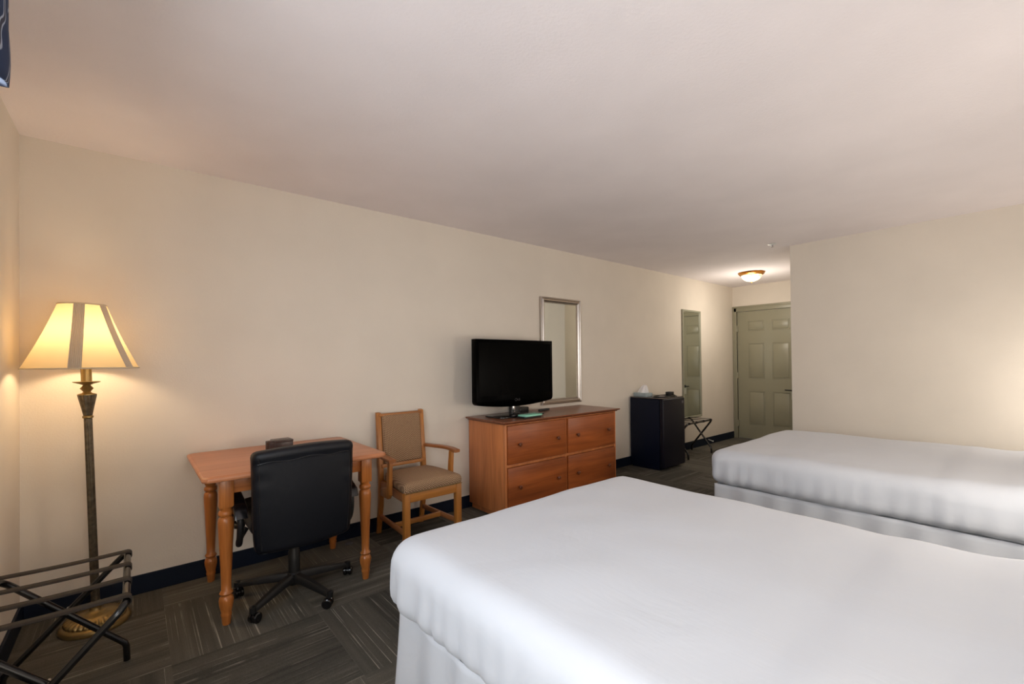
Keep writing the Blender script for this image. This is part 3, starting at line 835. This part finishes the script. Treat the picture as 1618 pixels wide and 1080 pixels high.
# ------------------------------------------------------------------ luggage racks
def make_rack(name, label, loc, rz, W, L, Ht):
    """X-legs in the local x-z plane, top bars along local y"""
    r = thing(name, label, 'luggage rack', loc, rz, 'folding luggage racks')
    tr_ = .012
    def frame(sx, inset):
        hw, hl = W / 2, L / 2 - inset
        P = []
        def arc(c, a, b, n=6):
            out = []
            for i in range(n + 1):
                th = i / n * PI / 2
                out.append(c + a * math.sin(th) + b * (1 - math.cos(th)))
            return out
        top = Vector((sx * hw, 0, Ht)); foot = Vector((-sx * (hw - .015), 0, .085))
        d = (foot - top).normalized()
        for s in (-1, 1):
            seg = [Vector((foot.x - sx * .012, s * hl, 0.002)), Vector((foot.x - sx * .010, s * hl, .064)), Vector((foot.x - sx * .004, s * hl, .080)), Vector((foot.x, s * hl, .085)) - d * .022]
            k = top + d * .055
            seg.append(Vector((k.x, s * hl, k.z)))
            c1 = Vector((top.x, s * hl, top.z)); e1 = Vector((top.x, s * (hl - .055), top.z)); k1 = seg[-1]
            for i in range(1, 8):
                u = i / 8; seg.append(k1 * (1 - u) ** 2 + c1 * 2 * u * (1 - u) + e1 * u * u)
            seg.append(e1)
            P.append(seg)
        return P[0] + P[1][::-1]
    f1 = MB().tube(frame(1, 0), tr_, 14).obj('leg_frame', M_black, r, 60)
    f2 = MB().tube(frame(-1, .024), tr_, 14).obj('leg_frame', M_black, r, 60)
    for k in range(4):
        y = (-L / 2 + .05) + (L - .10) * k / 3
        hw = W / 2; rr = tr_ + .0025
        pts = []
        for i in range(9):
            a = rad(-120 + i * 210 / 8); pts.append((hw + rr * math.sin(rad(0) + a * 1.0 if False else rad(200 - i * 200 / 8)), y, Ht + rr * math.cos(rad(200 - i * 200 / 8))))
        n = 8
        for i in range(1, n):
            u = i / n; pts.append((hw - 2 * hw * u, y, Ht + rr - .004 * math.sin(PI * u)))
        for i in range(9):
            b_ = rad(i * 200 / 8); pts.append((-hw - rr * math.sin(b_), y, Ht + rr * math.cos(b_)))
        MB().tube(pts, .02, 12, flat=(.036, .0025, (0, 0, 1)) if False else None) if False else None
        mb = MB(); t = bmesh.new(); V = [[t.verts.new((p[0], p[1] - .022, p[2])), t.verts.new((p[0], p[1] + .022, p[2]))] for p in pts]
        for A, B in zip(V, V[1:]): t.faces.new((A[0], A[1], B[1], B[0]))
        bmesh.ops.recalc_face_normals(t, faces=t.faces); mb._merge(t)
        o = mb.obj('strap', M_strap, r, 60)
        md = o.modifiers.new('thickness', 'SOLIDIFY'); md.thickness = .0025; md.offset = 0
    for sy in (-1, 1):      # pivots where the legs cross
        MB().lathe([(.006, -.03), (.006, .03)], 10, M=Matrix.Translation((0, sy * (L / 2 - .012), .085 + (Ht - .085) * .5)) @ Matrix.Rotation(PI / 2, 4, 'X')).obj('pivot', M_chrome, r)
    return r
make_rack('luggage_rack', 'black folding luggage rack in the near left corner, in front of the floor lamp', (.225, -.975, 0), 0, .375, .585, .465)
make_rack('luggage_rack', 'black folding luggage rack under the tall mirror, beyond the refrigerator', (6.135, -.20, 0), -PI / 2, .30, .66, .455)

# ------------------------------------------------------------------ floor lamp
fl = thing('floor_lamp', 'lit floor lamp with cream pleat-banded shade and bronze pole in the corner', 'floor lamp', (.288, -.245, 0), 0)
MB().lathe([(.0, 0), (.132, 0), (.136, .008), (.134, .020), (.126, .026), (.118, .030)], 64).obj('base', M_gold, fl, 50)
gd = MB().lathe([(.116, .028), (.112, .034), (.106, .041), (.099, .048), (.091, .053), (.086, .057), (.084, .061), (.060, .064), (.040, .068), (.026, .074), (.022, .090), (.026, .100), (.020, .112), (.016, .120), (0, .12)], 180,
           rfun=lambda a, z: 1 + (.13 * abs(math.sin(a * 16)) * math.sin(PI * (z - .030) / .028) if .030 < z < .058 else 0))
gd.obj('base_dome', M_gold, fl, 60)
# the pole leans slightly
lean = Matrix.Shear('XY', 4, (-.028, 0.0)) if False else None
pts = [(-.028 * (z - .1), 0, z) for z in (.11, .4, .7, 1.025)]
def flute(a, z): return 1 + .05 * math.cos(a * 12)
pm = MB(); t = bmesh.new()
def leaning(prof, n=48, fl_=0.0, k=12):
    m = MB(); tt = bmesh.new(); rg = []
    for r_, z in prof:
        x = -.028 * (z - .1)
        rg.append([tt.verts.new((x + r_ * (1 + fl_ * math.cos(k * 2 * PI * i / n)) * math.cos(2 * PI * i / n), r_ * (1 + fl_ * math.cos(k * 2 * PI * i / n)) * math.sin(2 * PI * i / n), z)) for i in range(n)])
    for A, B in zip(rg, rg[1:]):
        for i in range(n): tt.faces.new((A[i], A[(i + 1) % n], B[(i + 1) % n], B[i]))
    tt.faces.new(rg[0]); tt.faces.new(rg[-1]); bmesh.ops.recalc_face_normals(tt, faces=tt.faces)
    m._merge(tt); return m
leaning([(.0165, .11), (.0155, .5), (.0150, 1.022)], 72, .06, 12).obj('pole', M_bronze, fl, 60)
leaning([(.016, 1.020), (.021, 1.024), (.021, 1.032), (.016, 1.036)]).obj('collar', M_gold, fl, 50)
leaning([(.0165, 1.036), (.024, 1.08), (.034, 1.132), (.034, 1.136)], 72, .05, 10).obj('fluted_cup', M_bronze, fl, 60)
leaning([(.036, 1.136), (.036, 1.140), (.018, 1.146), (.014, 1.152), (.018, 1.158), (.026, 1.168), (.018, 1.178), (.014, 1.184), (.026, 1.190), (.050, 1.198), (.052, 1.202), (.020, 1.203)]).obj('drip_cup', M_gold, fl, 50)
leaning([(.0205, 1.203), (.0205, 1.285), (.012, 1.287), (.012, 1.33)]).obj('candle_sleeve', M_gold, fl, 50)
sx0 = -.032 - .012
SZ0, SZ1, SR0, SR1 = 1.268, 1.578, .212, .089
def sh(u, v):
    a = 2 * PI * u; r_ = SR0 + (SR1 - SR0) * v
    r_ -= .006 * math.sin(PI * v)
    return (sx0 + r_ * math.cos(a), r_ * math.sin(a), SZ0 + (SZ1 - SZ0) * v)
shd = MB().grid(sh, 96, 16, True).obj('lamp_shade', M_shade, fl, 60)
# pleated vertical bands
for a0 in (rad(-94), rad(-34), rad(56), rad(146)):
    def bd(u, v):
        r_ = SR0 + (SR1 - SR0) * v - .006 * math.sin(PI * v); wd = (.0235 - .004 * v) / r_; a = a0 - wd + 2 * wd * u
        r_ += .0018 + .0011 * math.cos(2 * PI * 7 * u)
        return (sx0 + r_ * math.cos(a), r_ * math.sin(a), SZ0 + (SZ1 - SZ0) * v)
    MB().grid(bd, 57, 12).obj('pleated_band', M_band, shd, 60)
for (z, r_) in ((SZ0, SR0), (SZ1, SR1)):
    MB().tube([(sx0 + r_ * math.cos(2 * PI * i / 64), r_ * math.sin(2 * PI * i / 64), z) for i in range(64)], .0035, 8, closed=True).obj('rim', M_shrim, shd, 60)
hr = MB()
hr.tube([(sx0, 0, 1.325), (sx0 + .055, 0, 1.37), (sx0 + .055, 0, 1.45), (sx0, 0, 1.555)], .002, 6); hr.tube([(sx0, 0, 1.325), (sx0 - .055, 0, 1.37), (sx0 - .055, 0, 1.45), (sx0, 0, 1.555)], .002, 6)
hr.tube([(sx0 - SR1, 0, 1.555 + .02), (sx0, 0, 1.555), (sx0 + SR1, 0, 1.555 + .02)], .002, 6)
hr.obj('harp', M_brass, fl)
lampx, lampy = .288 + sx0, -.245

# ------------------------------------------------------------------ ceiling light, sprinkler
cl = thing('ceiling_light', 'lit flush ceiling light with brass ring and glass bowl over the hall', 'ceiling light', (6.82, -.745, H))
MB().lathe([(0, -.001), (.160, -.001), (.165, -.006), (.160, -.016), (.150, -.020), (.152, -.028), (.140, -.036), (.126, -.040), (.122, -.034)], 48).obj('brass_ring', M_brass, cl, 40)
bp = [(.124 * math.cos(a), -.036 - .088 * math.sin(a)) for a in [PI / 2 * i / 12 for i in range(12)]] + [(0, -.124)]
MB().lathe(bp, 48, close=False).obj('glass_bowl', M_bowl, cl, 80)
MB().lathe([(0, -.120), (.008, -.123), (.010, -.128), (.005, -.133), (.007, -.139), (0, -.146)], 16).obj('finial', M_brass, cl, 40)
sp = thing('fire_sprinkler', 'small white fire sprinkler head on the ceiling near the hall corner', 'sprinkler', (5.40, -1.548 + .03, H))
MB().lathe([(0, -.0005), (.040, -.0005), (.042, -.004), (.030, -.009), (.010, -.010), (0, -.010)], 28).obj('escutcheon', M_white, sp, 40)
MB().lathe([(.009, -.008), (.009, -.020), (.004, -.022), (.004, -.030), (.013, -.031), (.013, -.033), (0, -.033)], 16).obj('sprinkler_head', M_chrome, sp, 40)

# ------------------------------------------------------------------ valance over the window (only its end is in view)
def vfun(side):
    def g(u, v):
        y = -1.622 - u * 1.86
        xw = .196 + .006 * math.sin(u * 1.86 * 26) + .0025 * math.sin(v * 9)
        zb3 = 1.982 - .060 * abs(math.sin((u * 1.86) / .42 * PI / 2))
        return (xw, y, zb3 + (2.335 - zb3) * v)
    return g
vl = thing('window_valance', 'navy valance with pale leaf print hanging over the window', 'valance', (.1, -2.5, 2.335))
m = MB().grid(lambda u, v: (vfun(0)(u, v)[0] - .1, vfun(0)(u, v)[1] + 2.5, vfun(0)(u, v)[2] - 2.335), 140, 14)
def ret(u, v):
    x = .001 + (.194) * u
    return (x - .1, -1.622 + 2.5 + .004 * math.sin(u * 9), (1.982 + .353 * v) - 2.335)
m.grid(ret, 12, 14)
o = m.obj('fabric', M_val, vl, 60); md = o.modifiers.new('thickness', 'SOLIDIFY'); md.thickness = .004
MB().box(-.098, .092, -.98, .874, -.022, -.004, .002).obj('mounting_board', M_white, vl)

# ------------------------------------------------------------------ small things on the floor
dsx = thing('door_stop', 'white spring door stop sticking out of the dark baseboard near the door', 'door stop', (7.02, -.0115, .078))
coil = [(.006 * math.cos(i * .9), -.004 - i * .0011, .006 * math.sin(i * .9) - i * .0003) for i in range(60)]
MB().tube(coil, .0022, 6).obj('spring', M_white, dsx, 60)
MB().lathe([(0, 0), (.009, 0), (.009, .014), (0, .016)], 12, M=Matrix.Translation((0, -.068, -.018)) @ Matrix.Rotation(PI / 2, 4, 'X')).obj('rubber_tip', M_white, dsx)
tag(MB().lathe([(.0, .001), (.026, .001), (.027, .005), (.020, .009), (.010, .010), (0, .0095)], 28).obj('furniture_glide', M_grey, None, 50, (1.60, -.10, 0)), 'small round grey furniture glide lying on the carpet right of the desk by the wall', 'furniture glide')

# ------------------------------------------------------------------ camera
f_px, yaw, pit, rol, cxx, cyy, czz, pyy = 711.277, .8710348, .00851401, -.01057068, .43286, -3.296298, 1.281223, 563.859
F = Vector((math.cos(yaw) * math.cos(pit), math.sin(yaw) * math.cos(pit), math.sin(pit)))
R = Vector((math.sin(yaw), -math.cos(yaw), 0)); U = R.cross(F)
R2 = R * math.cos(rol) + U * math.sin(rol); U2 = -R * math.sin(rol) + U * math.cos(rol)
cd = bpy.data.cameras.new('camera'); co = bpy.data.objects.new('camera', cd); COL.objects.link(co)
co.matrix_world = Matrix(((R2.x, U2.x, -F.x, cxx), (R2.y, U2.y, -F.y, cyy), (R2.z, U2.z, -F.z, czz), (0, 0, 0, 1)))
cd.sensor_width = 36; cd.sensor_fit = 'HORIZONTAL'; cd.lens = 36 * f_px / 1618
cd.shift_y = (pyy - 540) / 1618; cd.clip_start = .02
scene.camera = co

# ------------------------------------------------------------------ light
def light(name, kind, loc, energy, color, **kw):
    d = bpy.data.lights.new(name, kind); d.energy = energy; d.color = color
    for k, v in kw.items(): setattr(d, k, v)
    o = bpy.data.objects.new(name, d); COL.objects.link(o); o.location = loc
    return o
o = light('daylight', 'AREA', (-.35, (WY0 + WY1) / 2, 1.62), 33, (.85, .92, 1.0), shape='RECTANGLE', size=1.3, size_y=1.9)
o.rotation_euler = (0, rad(-90), 0)
o.visible_camera = True
light('floor_lamp_bulb', 'POINT', (lampx, lampy, 1.41), 2.9, (1.0, .76, .48), shadow_soft_size=.05)
light('ceiling_lamp_bulb', 'POINT', (6.82, -.745, H - .50), 8, (1.0, .92, .80), shadow_soft_size=.13)
for bx_, bp_ in ((2.98, 12.5), (5.05, 7), (.72, 10)):  # unseen lamp between the beds first; the two outer lights are added fill
    light('bedside_lamp_and_fill', 'POINT', (bx_, -3.62, 1.0), bp_, (1.0, .94, .86), shadow_soft_size=.15)

wd = bpy.data.worlds.new('world'); scene.world = wd; wd.use_nodes = True
bg = wd.node_tree.nodes['Background']
bg.inputs[0].default_value = (.75, .87, 1.0, 1); bg.inputs[1].default_value = .5

scene.view_settings.view_transform = 'Standard'
scene.view_settings.look = 'None'
scene.view_settings.gamma = 1
scene.view_settings.use_curve_mapping = False
scene.view_settings.exposure = 1.0
scene.cycles.max_bounces = 9
scene.cycles.diffuse_bounces = 6
scene.cycles.use_denoising = True
